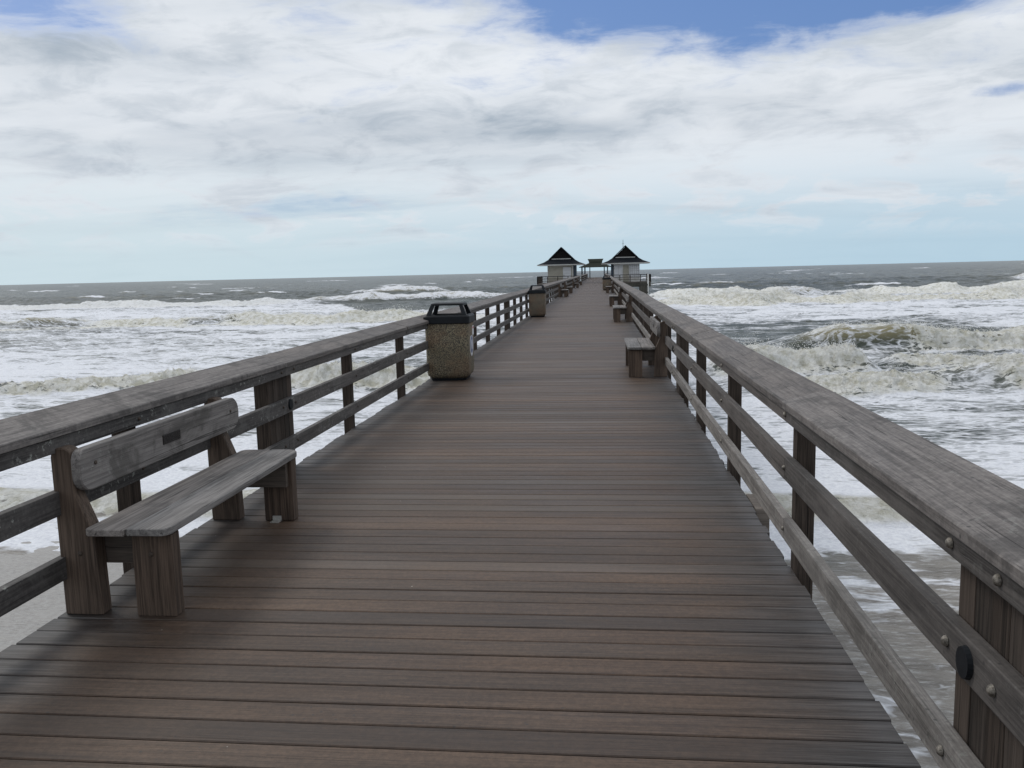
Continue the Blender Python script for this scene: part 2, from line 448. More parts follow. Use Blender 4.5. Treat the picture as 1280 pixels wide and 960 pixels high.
wob = 2.2*fbm(X/22, X*0+1.5, 3, 50)
def bump_env(x, x0, x1, soft):
    return sstep(x0 - soft, x0 + soft, x)*(1 - sstep(x1 - soft, x1 + soft, x))
YSH = np.zeros_like(X)
def wave(Y0, x0, x1, A, wf, wb, soft=5, slope=0.0, wamp=1.0, front=3.0, foamy=1.0, face=None, back=0.0, seed=0, churn_amt=1.0, lean=0.35, mod=0.45):
    """one breaking wave: crest at Y0, steep towards the beach; foam tumbles down its front"""
    global Z, foam, churn, YSH
    wv = Y0 + slope*X + wamp*(fbm(X/14.0, X*0 + seed, 3, 60 + seed)*2.0)
    env = bump_env(X, x0, x1, soft)*(1 - mod + mod*2*sstep(-0.7, 0.8, fbm(X/7.0, X*0 + 5.5, 2, 70 + seed)))
    u = Y - wv
    prof = np.where(u < 0, np.exp(-(u/wf)**2), np.exp(-(u/wb)**2))
    Z += A*env*prof
    YSH -= lean*A*env*np.exp(-((u)/(wf*0.9))**2)
    fz = sstep(-wf*front*1.6, -wf*front*0.55, u)*(1 - sstep(wb*0.05, wb*(0.35 + back), u))
    e2 = bump_env(X, x0, x1, soft)
    fm = fz*e2*foamy
    if face is not None:
        for (f0, f1, fs, fa) in face:
            g = bump_env(X, f0, f1, fs)*sstep(-wf*2.2, -wf*1.2, u)*(1 - sstep(-0.05, 0.25*wb, u))
            fm = fm*(1 - fa*g)
            foam = foam*(1 - fa*g)
    foam = np.maximum(foam, fm)
    churn = np.maximum(churn, fm*churn_amt)

# background foam density
n1 = fbm(X/26, Y/7.5, 4, 101)
n2 = fbm(X/9, Y/2.2, 4, 111)
lim = 168 + 20*fbm(X/35, X*0, 2, 5) - 40*bump_env(X/np.maximum(Y, 1), -0.30, -0.13, 0.02)
bgf = 0.68*sstep(15.6, 16.6, Y + 0.7*fbm(X/4, X*0 + 2, 3, 8))*(1 - sstep(lim - 6, lim + 6, Y))
bgf = bgf + 0.26*n1 + 0.20*n2 + 0.35*(1 - sstep(18, 26, Y))
# calmer, darker lanes between the breakers
def lane(y0, y1, x0, x1, k, sx=6, sy=3):
    global bgf
    bgf = bgf - k*bump_env(X, x0, x1, sx)*bump_env(Y + 2*fbm(X/10, Y/10, 2, 77), y0, y1, sy)
lane(25, 34.5, 9.5, 60, 0.36, 2.5, 2)
lane(58, 88, 8, 34, 0.50, 5, 6)
lane(46, 53, 12, 60, 0.34, 3, 1.5)
lane(66, 84, -80, -38, 0.24, 6, 5)
lane(88, 96, -95, -55, 0.45, 6, 3)
lane(44, 56, -20, -4, 0.22, 4, 3)
lane(60, 90, -26, -3, 0.30, 4, 6)
foam = np.clip(bgf, 0, 0.95)*(1 - sstep(lim - 6, lim + 8, Y))
foam *= sstep(15.6, 16.4, Y + 0.7*fbm(X/4, X*0 + 2, 3, 8))

# swash edge, bores and breakers, from the beach outwards
wave(19.6, -60, 70, 0.26, 0.6, 1.6, 3, 0.0, 0.40, 1.5, 1.0, None, 0.6, 1, 1.0, 0.2, 0.3)
wave(39.0, 7, 95, 0.70, 1.3, 3.2, 2, 0.03, 0.9, 1.7, 1.0, [(15.2, 18.0, 1.0, 0.55)], 0.5, 2, 1.0, 0.3, 0.5)
wave(44.5, 5.5, 13.5, 1.15, 1.2, 2.4, 1.2, 0.0, 0.3, 1.6, 1.0, None, 0.4, 3, 1.0, 0.3, 0.3)
wave(46.5, 15, 95, 0.85, 1.3, 3.0, 3, 0.02, 0.8, 1.6, 1.0, [(22, 25, 1, 0.3)], 0.4, 4, 1.0, 0.3, 0.5)
wave(58.0, 13.0, 120, 1.10, 1.5, 5.5, 3.4, -0.015, 0.9, 1.9, 1.0, [(11, 19.5, 1.8, 0.74)], 0.35, 5, 1.0, 0.65, 0.35)
wave(43.0, -75, -3.5, 0.70, 1.2, 4.0, 4, 0.06, 1.1, 1.7, 1.0, [(-40, -31, 3, 0.6)], 0.2, 6, 1.0, 0.3, 0.5)
wave(30.5, -60, -4, 0.30, 0.8, 2.4, 6, 0.05, 0.8, 0.8, 0.5, None, 0.2, 12, 0.2, 0.2, 0.6)
wave(101.0, -190, -12, 0.85, 1.9, 6.0, 8, 0.01, 1.8, 2.6, 1.0, [(-84, -64, 4, 0.8), (-50, -46, 2, 0.7)], 0.5, 7, 0.9, 0.35, 0.4)
wave(132.0, 6, 260, 0.9, 3.0, 8.0, 8, 0.02, 3.0, 2.2, 1.0, None, 0.5, 8, 1.0, 0.3, 0.6)
wave(164.0, 6, 330, 1.05, 3.2, 9.0, 9, 0.0, 3.0, 3.2, 1.0, [(34, 46, 4, 0.6)], 0.3, 9, 0.75, 0.3, 0.5)
wave(176.0, -330, -62, 0.85, 3.0, 9.0, 8, 0.0, 3.0, 3.2, 1.0, None, 0.3, 10, 0.6, 0.3, 0.5)
wave(182.0, -62, -18, 1.6, 3.6, 10.0, 8, 0.0, 1.5, 0.9, 0.75, None, 0.0, 11, 0.6, 0.35, 0.25)
wave(262.0, 122, 230, 1.2, 4.0, 10.0, 6, 0.0, 1.5, 2.2, 1.0, None, 0.2, 13, 0.9, 0.3, 0.3)
wave(262.0, -78, -48, 1.4, 3.5, 9.0, 5, 0.0, 1.5, 0.8, 0.8, None, 0.0, 14, 0.6, 0.3, 0.3)
# scattered whitecaps offshore
rs = np.random.RandomState(8)
for i in range(60):
    yy = 200*math.exp(rs.rand()*1.9); xx = (rs.rand()*1.5 - 0.85)*yy; ww = 3 + rs.rand()*0.030*yy
    g = np.exp(-((X - xx)/ww)**2 - ((Y - yy - 0.1*(X-xx))/(0.010*yy + 0.8))**2)
    Z += g*0.55
    foam = np.maximum(foam, sstep(0.35, 0.8, g + 0.15*n2)*(0.72 if i % 3 else 1.0))

# tumbling foam: lumpy geometry
lump = billow(X/1.7 + 0.6*perlin(X/1.1, Y/1.1, 129), Y/1.1, 6, 130, 0.52) - 0.25
far_k = 1 + 0.5*sstep(90, 170, Y)
near_k = 0.35 + 0.65*sstep(22, 40, Y)
Z += churn*lump*0.17*near_k*far_k
Z += churn*0.10*fbm(X/0.45, Y/0.4, 3, 140)*sstep(24, 36, Y)*(1 - sstep(70, 100, Y))
# spray tongues thrown up along the far crest
Z += churn*sstep(0.55, 1.1, fbm(X/3.2, Y/2.4, 3, 150) + 0.35)*0.35*sstep(100, 150, Y)
Z += foam*0.03*fbm(X/0.8, Y/0.35, 4, 160)
Y2 = Y + YSH
shallow = 1 - sstep(15.0, 18.5, Y + 1.5*fbm(X/6, Y/4, 3, 170) - 2.5*(X < -2.6))
# thin streaks of foam left on the film of water over the sand
right = sstep(0, 2.5, X)
st = fbm(X/1.1, Y/0.33, 5, 180, 0.6)
pat = fbm(X/2.2 + 4, Y/1.5, 3, 190)
fl = (0.26*sstep(-0.3, 0.7, st) + 0.24*sstep(0.05, 0.5, pat) + 0.34*(1 - sstep(5.5, 9.5, Y + pat)))*right
fl = fl*(1 - sstep(15.5, 17, Y))
foam = np.maximum(foam, fl + 0.06*(1-right)*(1 - sstep(16, 18, Y)))
churn[:, (s_all < -1.05) | (s_all > 0.75)] *= 0.3
Z += SEA

ny, nx = X.shape
co = np.stack([X, Y2, Z], -1).reshape(-1, 3).astype(np.float32)
ii = (np.arange(ny-1)[:, None]*nx + np.arange(nx-1)[None, :]).reshape(-1)
quads = np.stack([ii, ii+1, ii+1+nx, ii+nx], -1).astype(np.int32)
me = bpy.data.meshes.new('sea')
me.vertices.add(len(co)); me.vertices.foreach_set('co', co.ravel())
me.loops.add(quads.size); me.loops.foreach_set('vertex_index', quads.ravel())
me.polygons.add(len(quads))
me.polygons.foreach_set('loop_start', np.arange(0, quads.size, 4, dtype=np.int32))
me.update(calc_edges=True)
me.polygons.foreach_set('use_smooth', np.ones(len(quads), dtype=bool))
for nm, arr in (('foam', foam), ('churn', churn), ('shallow', shallow)):
    at = me.attributes.new(nm, 'FLOAT', 'POINT')
    at.data.foreach_set('value', arr.reshape(-1).astype(np.float32))
sea = bpy.data.objects.new('sea', me)
COL.objects.link(sea)
tag(sea, 'rough grey green sea with rows of white foaming breakers rolling to the beach', None, None, 'structure')

mt, t, bs, out = mat('sea_water')
pos = t.new('ShaderNodeNewGeometry').outputs['Position']
fo = t.new('ShaderNodeAttribute', attribute_name='foam').outputs['Fac']
ch = t.new('ShaderNodeAttribute', attribute_name='churn').outputs['Fac']
sh = t.new('ShaderNodeAttribute', attribute_name='shallow').outputs['Fac']
p1 = t.mapping(pos, (0.55, 1.5, 0.9), (0, 0, 0), (0, 0, 0.05))
warp = t.new('ShaderNodeTexNoise', {'Vector': p1, 'Scale': 0.5, 'Detail': 4.0}).outputs['Color']
pw = t.vmath('ADD', p1, t.vmath('SCALE', t.vmath('SUBTRACT', warp, (0.5, 0.5, 0.5))))
for nd in t.n:
    if nd.bl_idname == 'ShaderNodeVectorMath' and nd.operation == 'SCALE': nd.inputs['Scale'].default_value = 2.4
nA = t.noise(pw, 0.55, 9, 0.66)
nB = t.noise(pw, 3.2, 7, 0.62)
vor = t.new('ShaderNodeTexVoronoi', {'Vector': pw, 'Scale': 1.15}, feature='DISTANCE_TO_EDGE')
lace = t.smooth(vor.outputs['Distance'], 0.0, 0.16, 0.24, -0.08)
vor2 = t.new('ShaderNodeTexVoronoi', {'Vector': pw, 'Scale': 3.1}, feature='DISTANCE_TO_EDGE')
lace2 = t.smooth(vor2.outputs['Distance'], 0.0, 0.2, 0.17, -0.06)
v = t.math('ADD', fo, t.math('MULTIPLY', t.math('SUBTRACT', nA, 0.5), 2.0))
v = t.math('ADD', v, t.math('MULTIPLY', t.math('SUBTRACT', nB, 0.5), 0.7))
v = t.math('ADD', v, t.math('ADD', lace, lace2))
mask = t.math('ADD', t.math('MULTIPLY', t.smooth(v, 0.22, 0.52), 0.48), t.math('MULTIPLY', t.smooth(v, 0.48, 0.80), 0.52))
torn = t.noise(t.mapping(pos, (1.5, 1.1, 2.6)), 1.1, 9, 0.70, 1.2)
vt = t.math('ADD', v, t.math('MULTIPLY', t.math('SUBTRACT', torn, 0.54), 1.8))
mask = t.mix(t.smooth(ch, 0.3, 0.8), mask, t.smooth(vt, 0.34, 0.74))
gate = t.smooth(fo, 0.02, 0.16)
mask = t.math('MULTIPLY', mask, gate)
nW = t.noise(t.mapping(pos, (0.05, 0.14, 0.1)), 1.0, 5, 0.6)
wcol = t.mix(t.smooth(nW, 0.35, 0.65), c4(0.036, 0.048, 0.046), c4(0.060, 0.070, 0.058))
zup = t.new('ShaderNodeSeparateXYZ', {0: pos}).outputs[2]
wcol = t.mix(t.smooth(zup, -3.6, -2.6, 0, 0.9), wcol, c4(0.25, 0.225, 0.13))
sandc = t.mix(t.smooth(t.noise(t.mapping(pos, (0.8, 2.4, 1)), 1.3, 8, 0.7), 0.35, 0.65), c4(0.17, 0.155, 0.138), c4(0.30, 0.28, 0.255))
fr = t.noise(t.mapping(pos, (3.0, 11.0, 1)), 1.0, 8, 0.75, 0.6)
sandc = t.mix(t.smooth(fr, 0.50, 0.66, 0, 0.7), sandc, c4(0.52, 0.52, 0.52))
wcol = t.mix(sh, wcol, sandc)
bubb = t.noise(pos, 9.0, 6, 0.7)
fcol = t.mix(t.smooth(bubb, 0.3, 0.7), c4(0.64, 0.66, 0.72), c4(0.84, 0.86, 0.90))
cn = t.noise(pos, 1.7, 7, 0.65)
cn2 = t.noise(t.mapping(pos, (2.2, 1.4, 2.2)), 2.6, 8, 0.72, 1.6)
ccol = t.mix(t.smooth(cn, 0.34, 0.62), c4(0.58, 0.565, 0.47), c4(0.88, 0.88, 0.85))
ccol = t.mix(t.smooth(cn2, 0.30, 0.47, 0.65, 0.0), ccol, c4(0.33, 0.32, 0.23))
fcol = t.mix(t.smooth(ch, 0.35, 0.9), fcol, ccol)
# ridges of darker, sandier water showing through the tumbling foam
wbs = t.new('ShaderNodeBsdfPrincipled', {'Base Color': wcol, 'Roughness': t.lin(sh, 0, 1, 0.28, 0.5), 'IOR': 1.33, 'Specular IOR Level': t.lin(sh, 0, 1, 0.27, 0.5)})
rip = t.noise(t.mapping(pos, (1.2, 3.0, 1.5)), 1.0, 9, 0.62)
rip2 = t.noise(t.mapping(pos, (7, 16, 8)), 1.0, 4, 0.6)
hW = t.math('ADD', t.math('MULTIPLY', rip, 1.0), t.math('MULTIPLY', rip2, t.lin(sh, 0, 1, 0.10, 0.24)))
wb = t.new('ShaderNodeBump', {'Strength': 0.75, 'Distance': 0.30, 'Height': hW})
t.put(wbs.inputs['Normal'], wb.outputs[0])
t.put(bs.inputs['Base Color'], fcol)
bs.inputs['Roughness'].default_value = 0.85
bs.inputs['Specular IOR Level'].default_value = 0.2
bs.inputs['Subsurface Weight'].default_value = 0.0
hF = t.math('ADD', t.math('ADD', t.math('MULTIPLY', cn, 0.8), t.math('MULTIPLY', bubb, 0.35)), t.math('MULTIPLY', cn2, 0.9))
fb = t.new('ShaderNodeBump', {'Strength': t.lin(ch, 0, 1, 0.5, 1.0), 'Distance': 0.22, 'Height': hF})
t.put(bs.inputs['Normal'], fb.outputs[0])
ms = t.new('ShaderNodeMixShader')
t.put(ms.inputs[0], mask)
t.l.new(wbs.outputs[0], ms.inputs[1]); t.l.new(bs.outputs[0], ms.inputs[2])
t.l.new(ms.outputs[0], out.inputs[0])
me.materials.append(mt)

# spray: tiny flecks of foam flung off the breaking crests
rs2 = np.random.RandomState(4)
ok = ((churn > 0.75) & (Y > 30) & (Y < 290)).reshape(-1)
ids = np.nonzero(ok)[0]
wgt = np.clip((Z + 3.9).reshape(-1)[ids], 0.02, 3)**2*(1 + (Y.reshape(-1)[ids] > 110)*0.5)
ids = rs2.choice(ids, 26000, p=wgt/wgt.sum())
base_p = co[ids].astype(np.float64)
dd = base_p[:, 1]
ht = rs2.exponential(1.0, len(ids))*(0.10 + 0.0016*dd)*(0.4 + sstep(-0.2, 0.7, fbm(base_p[:, 0]/3.5, dd/3.5, 2, 200))*1.3)
base_p[:, 2] += ht
base_p[:, 0] += rs2.randn(len(ids))*(0.08 + 0.001*dd); base_p[:, 1] += rs2.randn(len(ids))*0.3
sz = (0.006 + 0.00022*dd)*(0.5 + rs2.rand(len(ids))*1.1)*np.exp(-ht*0.6)
tet = np.array([(1, 1, 1), (-1, -1, 1), (-1, 1, -1), (1, -1, -1)], float)
an = rs2.rand(len(ids))*2*pi
ca, sa = np.cos(an), np.sin(an)
tx = tet[None, :, 0]*ca[:, None] - tet[None, :, 1]*sa[:, None]; ty = tet[None, :, 0]*sa[:, None] + tet[None, :, 1]*ca[:, None]
tz = np.repeat(tet[None, :, 2], len(ids), 0)
vv = (base_p[:, None, :] + np.stack([tx, ty, tz], -1)*sz[:, None, None]).reshape(-1, 3)
ff = np.array([(0, 1, 2), (0, 3, 1), (0, 2, 3), (1, 3, 2)])
fi = (np.arange(len(ids))[:, None, None]*4 + ff[None]).reshape(-1)
ms_ = bpy.data.meshes.new('sea_spray')
ms_.vertices.add(len(vv)); ms_.vertices.foreach_set('co', vv.astype(np.float32).ravel())
ms_.loops.add(len(fi)); ms_.loops.foreach_set('vertex_index', fi.astype(np.int32))
ms_.polygons.add(len(fi)//3); ms_.polygons.foreach_set('loop_start', np.arange(0, len(fi), 3, dtype=np.int32))
ms_.update(calc_edges=True)
ms_.materials.append(simple('spray_foam', (0.80, 0.80, 0.78), 0.8, 0.05, 1.0))
spo = bpy.data.objects.new('sea_spray', ms_); COL.objects.link(spo)
tag(spo, 'white flecks of spray thrown off the breaking crests', None, None, 'stuff')

# beach under the water's edge and behind the camera
bm = bmesh.new()
gx = [-400, -120, -60, -30, -16, -8, -3, 0, 3, 8, 16, 30, 60, 120, 400]
gy = [-260, -60, -30, -10, 0, 6, 12, 16, 18, 22, 30, 60]
rows = []
for y in gy:
    r = []
    for x in gx:
        z = -4.0 + 0.022*(16.3 - y) if y > -10 else -3.42 + 0.01*(-10 - y)
        z += -0.75*max(0.0, min(1.0, (x + 3)/6))*max(0.0, min(1.0, (y + 8)/10))
        if y > 18: z -= 0.10*(y - 18)
        r.append(bm.verts.new((x, y, z)))
    rows.append(r)
for a, b in zip(rows, rows[1:]):
    for i in range(len(gx)-1):
        bm.faces.new((a[i], a[i+1], b[i+1], b[i]))
mt, t, bs, out = mat('wet_sand')
co_ = t.new('ShaderNodeNewGeometry').outputs['Position']
n = t.noise(t.mapping(co_, (1.0, 2.2, 1)), 1.6, 9, 0.7)
fn = t.noise(t.mapping(co_, (9, 20, 1)), 1.0, 6, 0.7)
t.put(bs.inputs['Base Color'], t.mix(t.smooth(fn, 0.35, 0.65), t.mix(t.smooth(n, 0.35, 0.65), c4(0.17, 0.16, 0.15), c4(0.24, 0.225, 0.21)), c4(0.30, 0.29, 0.28)))
bs.inputs['Roughness'].default_value = 0.40
b = t.new('ShaderNodeBump', {'Strength': 0.9, 'Distance': 0.04, 'Height': t.math('ADD', n, t.math('MULTIPLY', fn, 0.5))})
t.put(bs.inputs['Normal'], b.outputs[0])
tag(obj('beach_ground', bm, mt, smooth=True), 'wet grey sand at the edge of the waves', None, None, 'structure')

# ------------------------------------------------------------------ pier deck
XL, XR = -2.63, 1.00
Y_END = 184.0
bm = bmesh.new()
y = -2.4
k = 0
PITCHB = 0.1435
while y < Y_END:
    wbd = PITCHB - 0.0055 - random.uniform(0, 0.003)
    jl, jr = random.uniform(-0.012, 0.012), random.uniform(-0.012, 0.012)
    dz = random.uniform(-0.0022, 0.0)
    tilt = random.uniform(-0.0012, 0.0012)
    if y < 40:
        c = 0.004
        pr = [(y, -0.042), (y + wbd, -0.042), (y + wbd, dz + tilt - c), (y + wbd - c, dz + tilt), (y + c, dz), (y, dz - c)]
        prism(bm, pr, 0, XL + jl, XR + jr)
    else:
        bx(bm, XL + jl, XR + jr, y, y + wbd, -0.042, dz)
    y += PITCHB
    k += 1
deck = obj('pier_deck', bm, 'deck')
tag(deck, 'long straight deck of brown weathered cross boards', None, None, 'structure')
# stringers hidden below the boards
for i, x in enumerate((-2.45, -1.4, -0.3, 0.8)):
    bm = bmesh.new(); bx(bm, x - 0.05, x + 0.05, -2.4, Y_END, -0.34, -0.046)
    tag(obj('deck_stringer', bm, 'beam_y'), 'long joist under the pier deck boards', None, None, 'structure')

# pile bents under the deck
def make_bent(y, zb=-8.0):
    r = thing('pile_bent', 'timber pile bent with cross beam carrying the pier deck', 'pile bent', (0, y, zb), 0, 'timber bents under the pier deck')
    bm = bmesh.new(); bx(bm, -2.76, 1.125, -0.19, 0.19, -0.345 - zb - 0.30, -0.345 - zb, 0.006)
    obj('cross_beam', bm, 'beam', r)
    for x in (-2.35, 0.72):
        bm = bmesh.new(); cyl(bm, x, 0, 0, -0.645 - zb, 0.17, 0.15, 20)
        obj('pile', bm, 'pile', r, True)
    return r
bent = make_bent(5.75)
for i in range(1, 30):
    dup(bent, (0, 5.75 + 6.0*i, -8.0))
# timber block rising beside the deck edge at the near bent
bm = bmesh.new(); bx(bm, 1.015, 1.105, 5.56, 5.95, -0.34, 0.002, 0.006)
tag(obj('edge_block', bm, 'beam'), 'pale topped timber block outside the right deck edge beyond the nearest thin post', 'timber block')

# ------------------------------------------------------------------ railings
def railing(side, label, posts, wides, y0, y1):
    """side -1 left, +1 right; built in world units round an Empty at its base"""
    base_x = XL if side < 0 else XR
    r = thing('railing', label, 'railing', (base_x, 0, 0), 0, 'railings along the pier deck')
    s = side
    def xs(a, b): return (min(s*a, s*b), max(s*a, s*b))
    cuts = sorted([p for p in posts + wides])
    # sloped cap, one island per board
    bm = bmesh.new()
    ya = y0
    def kink(vs, a, b, ka, kb):
        for v in vs:
            if not v.is_valid: continue
            f_ = min(1.0, max(0.0, (v.co.y - a)/(b - a)))
            v.co.x += ka[0] + (kb[0] - ka[0])*f_; v.co.z += ka[1] + (kb[1] - ka[1])*f_
    segs = [y0] + [c for i, c in enumerate(cuts) if i % 2 == 0 and c > y0 + 1.5] + [y1]
    kk = [(random.uniform(-0.010, 0.010), random.uniform(-0.008, 0.008)) for _ in segs]
    for qi, (a, b) in enumerate(zip(segs, segs[1:])):
        bm.verts.ensure_lookup_table(); n0 = len(bm.verts)
        jz = random.uniform(-0.003, 0.003); jx = random.uniform(-0.005, 0.005)
        ti = 0.912 + jz; to = 0.972 + jz
        sec = [(s*(-0.075) + jx, ti), (s*0.160 + jx, to), (s*0.160 + jx, to - 0.040), (s*(-0.075) + jx, ti - 0.040)]
        prism(bm, sec, 1, a + 0.002, b - 0.003, 0.004 if a < 30 else 0)
        kink([v for v in bm.verts if a <= v.co.y <= b], a, b, kk[qi], kk[qi + 1])
    obj('handrail_cap', bm, 'cap', r)
    for nm, z0, z1, mtl in (('upper_rail', 0.800, 0.873, 'rail' if s > 0 else 'rail_speckled'), ('middle_rail', 0.497, 0.615, 'rail' if s > 0 else 'rail_speckled'), ('lower_rail', 0.175, 0.285, 'rail_pale' if s > 0 else 'rail_speckled')):
        bm = bmesh.new()
        kz = [random.uniform(-0.011, 0.011)*(nm != 'upper_rail') for _ in segs]
        for qi, (a, b) in enumerate(zip(segs, segs[1:])):
            j = random.uniform(-0.003, 0.003)
            x0, x1 = xs(-0.052, -0.006)
            bx(bm, x0, x1, a + 0.0015, b - 0.0015, z0 + j*(nm != 'upper_rail'), z1 + j*(nm != 'upper_rail'), 0.004 if a < 30 else 0)
            kink([v for v in bm.verts if a <= v.co.y <= b], a, b, (0, kz[qi]), (0, kz[qi + 1]))
        obj(nm, bm, mtl, r)
    # nibs that fill between upper rail and the sloped cap are not needed: the cap rests on the posts
    bmd = bmesh.new()
    def dome(bmm, x, y, z, rr=0.013):
        nn = 12
        rings = [(rr, 0.0), (rr*0.92, rr*0.35), (rr*0.6, rr*0.68), (rr*0.2, rr*0.82)]
        prev = None
        for (q, h) in rings:
            ring = [bmm.verts.new((x - s*h, y + q*cos(2*pi*i/nn), z + q*sin(2*pi*i/nn))) for i in range(nn)]
            if prev:
                for i in range(nn):
                    bmm.faces.new((prev[i], prev[(i+1) % nn], ring[(i+1) % nn], ring[i]))
            prev = ring
        bmm.faces.new(prev)
        bmesh.ops.recalc_face_normals(bmm, faces=bmm.faces)
    for c in posts:
        bm = bmesh.new()
        x0, x1 = xs(0.0, 0.095)
        jw = random.uniform(-0.01, 0.01)
        bx(bm, x0, x1, -0.047, 0.047, -0.34, 0.884, 0.005 if c < 30 else 0)
        p = obj('post', bm, 'post', r, loc=(0, c + jw, 0))
        if c < 16:
            for z in (0.838, 0.556, 0.23):
                b2 = bmesh.new(); dome(b2, -s*0.054, -0.008, z, 0.014 if s > 0 else 0.012)
                obj('bolt', b2, 'bolt' if s > 0 else 'rust', p, True)
    for c in wides:
        bm = bmesh.new()
        x0, x1 = xs(0.0, 0.12)
        for i in range(5):
            a = -0.25 + i*0.1
            jx = random.uniform(-0.003, 0.003)
            bx(bm, x0 + jx, x1 + jx, a + 0.001, a + 0.099, -0.34, 0.884, 0.004 if c < 30 else 0)
        p = obj('wide_post', bm, 'post', r, loc=(0, c, 0))
        p['label'] = 'broad post of five upright planks'
        if c < 16:
            for z in (0.838, 0.556, 0.23):
                for dy in (0.19, -0.09):
                    b2 = bmesh.new(); dome(b2, -s*0.054, dy, z, 0.016 if s > 0 else 0.012)
                    obj('bolt', b2, 'bolt' if s > 0 else 'rust', p, True)
            b2 = bmesh.new()
            vs = []
            nn = 20
            A = [b2.verts.new((-s*0.0525, 0.06 + 0.040*cos(2*pi*i/nn), 0.556 + 0.045*sin(2*pi*i/nn))) for i in range(nn)]
            B = [b2.verts.new((-s*0.066, 0.06 + 0.037*cos(2*pi*i/nn), 0.556 + 0.042*sin(2*pi*i/nn))) for i in range(nn)]
            b2.faces.new(B); 
            for i in range(nn): b2.faces.new((A[i], A[(i+1) % nn], B[(i+1) % nn], B[i]))
            bmesh.ops.recalc_face_normals(b2, faces=b2.faces)
            obj('round_cover', b2, 'black', p)
    return r
SP = 2.2
lw = [6.62 + 8.8*i for i in range(-1, 20) if 6.62 + 8.8*i < 183 and not (111.5 < 6.62+8.8*i < 122.5)]
lp = [4.40, 8.62, 10.98, 13.2]
yy = 17.7
while yy < 183:
    if min(abs(yy - q) for q in lw) > 0.9 and not (112.6 < yy < 121.4): lp.append(yy)
    yy += 2.16
lp = [0.1, 2.2] + lp
rw = [2.14, 11.1] + [11.1 + 8.9*i for i in range(1, 20) if 11.1 + 8.9*i < 183 and not (111.5 < 11.1 + 8.9*i < 122.5)]
rp = [0.0, 4.42, 6.70, 8.93]
yy = 13.3
while yy < 183:
    if min(abs(yy - q) for q in rw) > 0.9 and not (112.6 < yy < 121.4): rp.append(yy)
    yy += 2.2
# each side is two lengths, broken where the hut platform opens
railing(-1, 'weathered left railing with sloped cap and speckled rails, from the camera to the huts', [p for p in lp if p < 112.5], [p for p in lw if p < 112], -2.4, 112.2)
railing(1, 'weathered right railing with sloped cap and shiny bolts, from the camera to the huts', [p for p in rp if p < 112.5], [p for p in rw if p < 112], -2.4, 112.2)
railing(-1, 'left railing of the far deck between the huts and the open pavilion', [p for p in lp if p > 121], [p for p in lw if p > 121], 121.8, 178.0)
railing(1, 'right railing of the far deck between the huts and the open pavilion', [p for p in rp if p > 121], [p for p in rw if p > 121], 121.8, 178.0)

# ------------------------------------------------------------------ benches
def make_bench(label):
    r = thing('bench', label, 'bench', (-2.32, 4.47, 0), 0, 'timber benches along the pier railings')
    # seat: two broad planks with rounded outer corners
    bm = bmesh.new()
    zt, th = 0.452, 0.034
    prism(bm, rounded(-0.105, -0.885, 0.0925, 0.905, (0.03, 0.004, 0.004, 0.05)), 2, zt - th, zt, 0.004)
    prism(bm, rounded(0.0995, -0.875, 0.305, 0.902, (0.004, 0.045, 0.10, 0.004)), 2, zt - th, zt + 0.002, 0.004)
    obj('seat', bm, 'bench_seat', r)
    # backrest plank with rounded ends
    bm = bmesh.new()
    vs = prism(bm, rounded(-0.83, 0.608, 0.93, 0.818, (0.085, 0.095, 0.10, 0.055)), 0, -0.024, 0.024, 0.005)
    b = obj('backrest', bm, 'bench_back', r, loc=(-0.150, 0, 0.0))
    b.rotation_euler = (0, 0, 0)
    for yb in (-0.71, 0.80):
        for zb in (0.735,):
            b2 = bmesh.new(); bmesh.ops.create_uvsphere(b2, u_segments=10, v_segments=6, radius=0.011)
            bmesh.ops.scale(b2, vec=(0.4, 1, 1), verts=b2.verts)
            obj('bolt', b2, 'rust', b, True, (0.027, yb, zb))
    b2 = bmesh.new(); bx(b2, 0.0235, 0.0285, -0.075, 0.12, 0.688, 0.742, 0.002)
    pq = obj('plaque', b2, 'plaque', b)
    for yb in (-0.77, 0.80):
        bm = bmesh.new()
        prism(bm, [(-0.285, 0), (-0.09, 0), (-0.10, 0.40), (-0.178, 0.60), (-0.178, 0.79), (-0.19, 0.812), (-0.215, 0.826), (-0.255, 0.826), (-0.278, 0.812), (-0.288, 0.785)], 1, yb - 0.04, yb + 0.04, 0.006)
        obj('back_leg', bm, 'bench_leg', r)
        bm = bmesh.new(); bx(bm, 0.085, 0.285, yb - 0.04, yb + 0.04, 0, 0.405, 0.006)
        fl_ = obj('front_leg', bm, 'bench_leg', r)
        bm = bmesh.new(); sy = 1 if yb < 0 else -1
        bx(bm, -0.16, 0.26, yb + sy*0.042, yb + sy*0.08, 0.235, 0.403, 0.004)
        obj('cross_brace', bm, 'bench_x', r)
        for (xq, zq) in ((-0.18, 0.31), (0.18, 0.31)):
            b2 = bmesh.new(); bmesh.ops.create_uvsphere(b2, u_segments=10, v_segments=6, radius=0.012)
            bmesh.ops.scale(b2, vec=(1, 0.4, 1), verts=b2.verts)
            obj('bolt', b2, 'rust', r, True, (xq, yb - 0.042, zq))
    return r
bench = make_bench('nearest bench, grey seat and backrest with dark plaque, against the left railing')
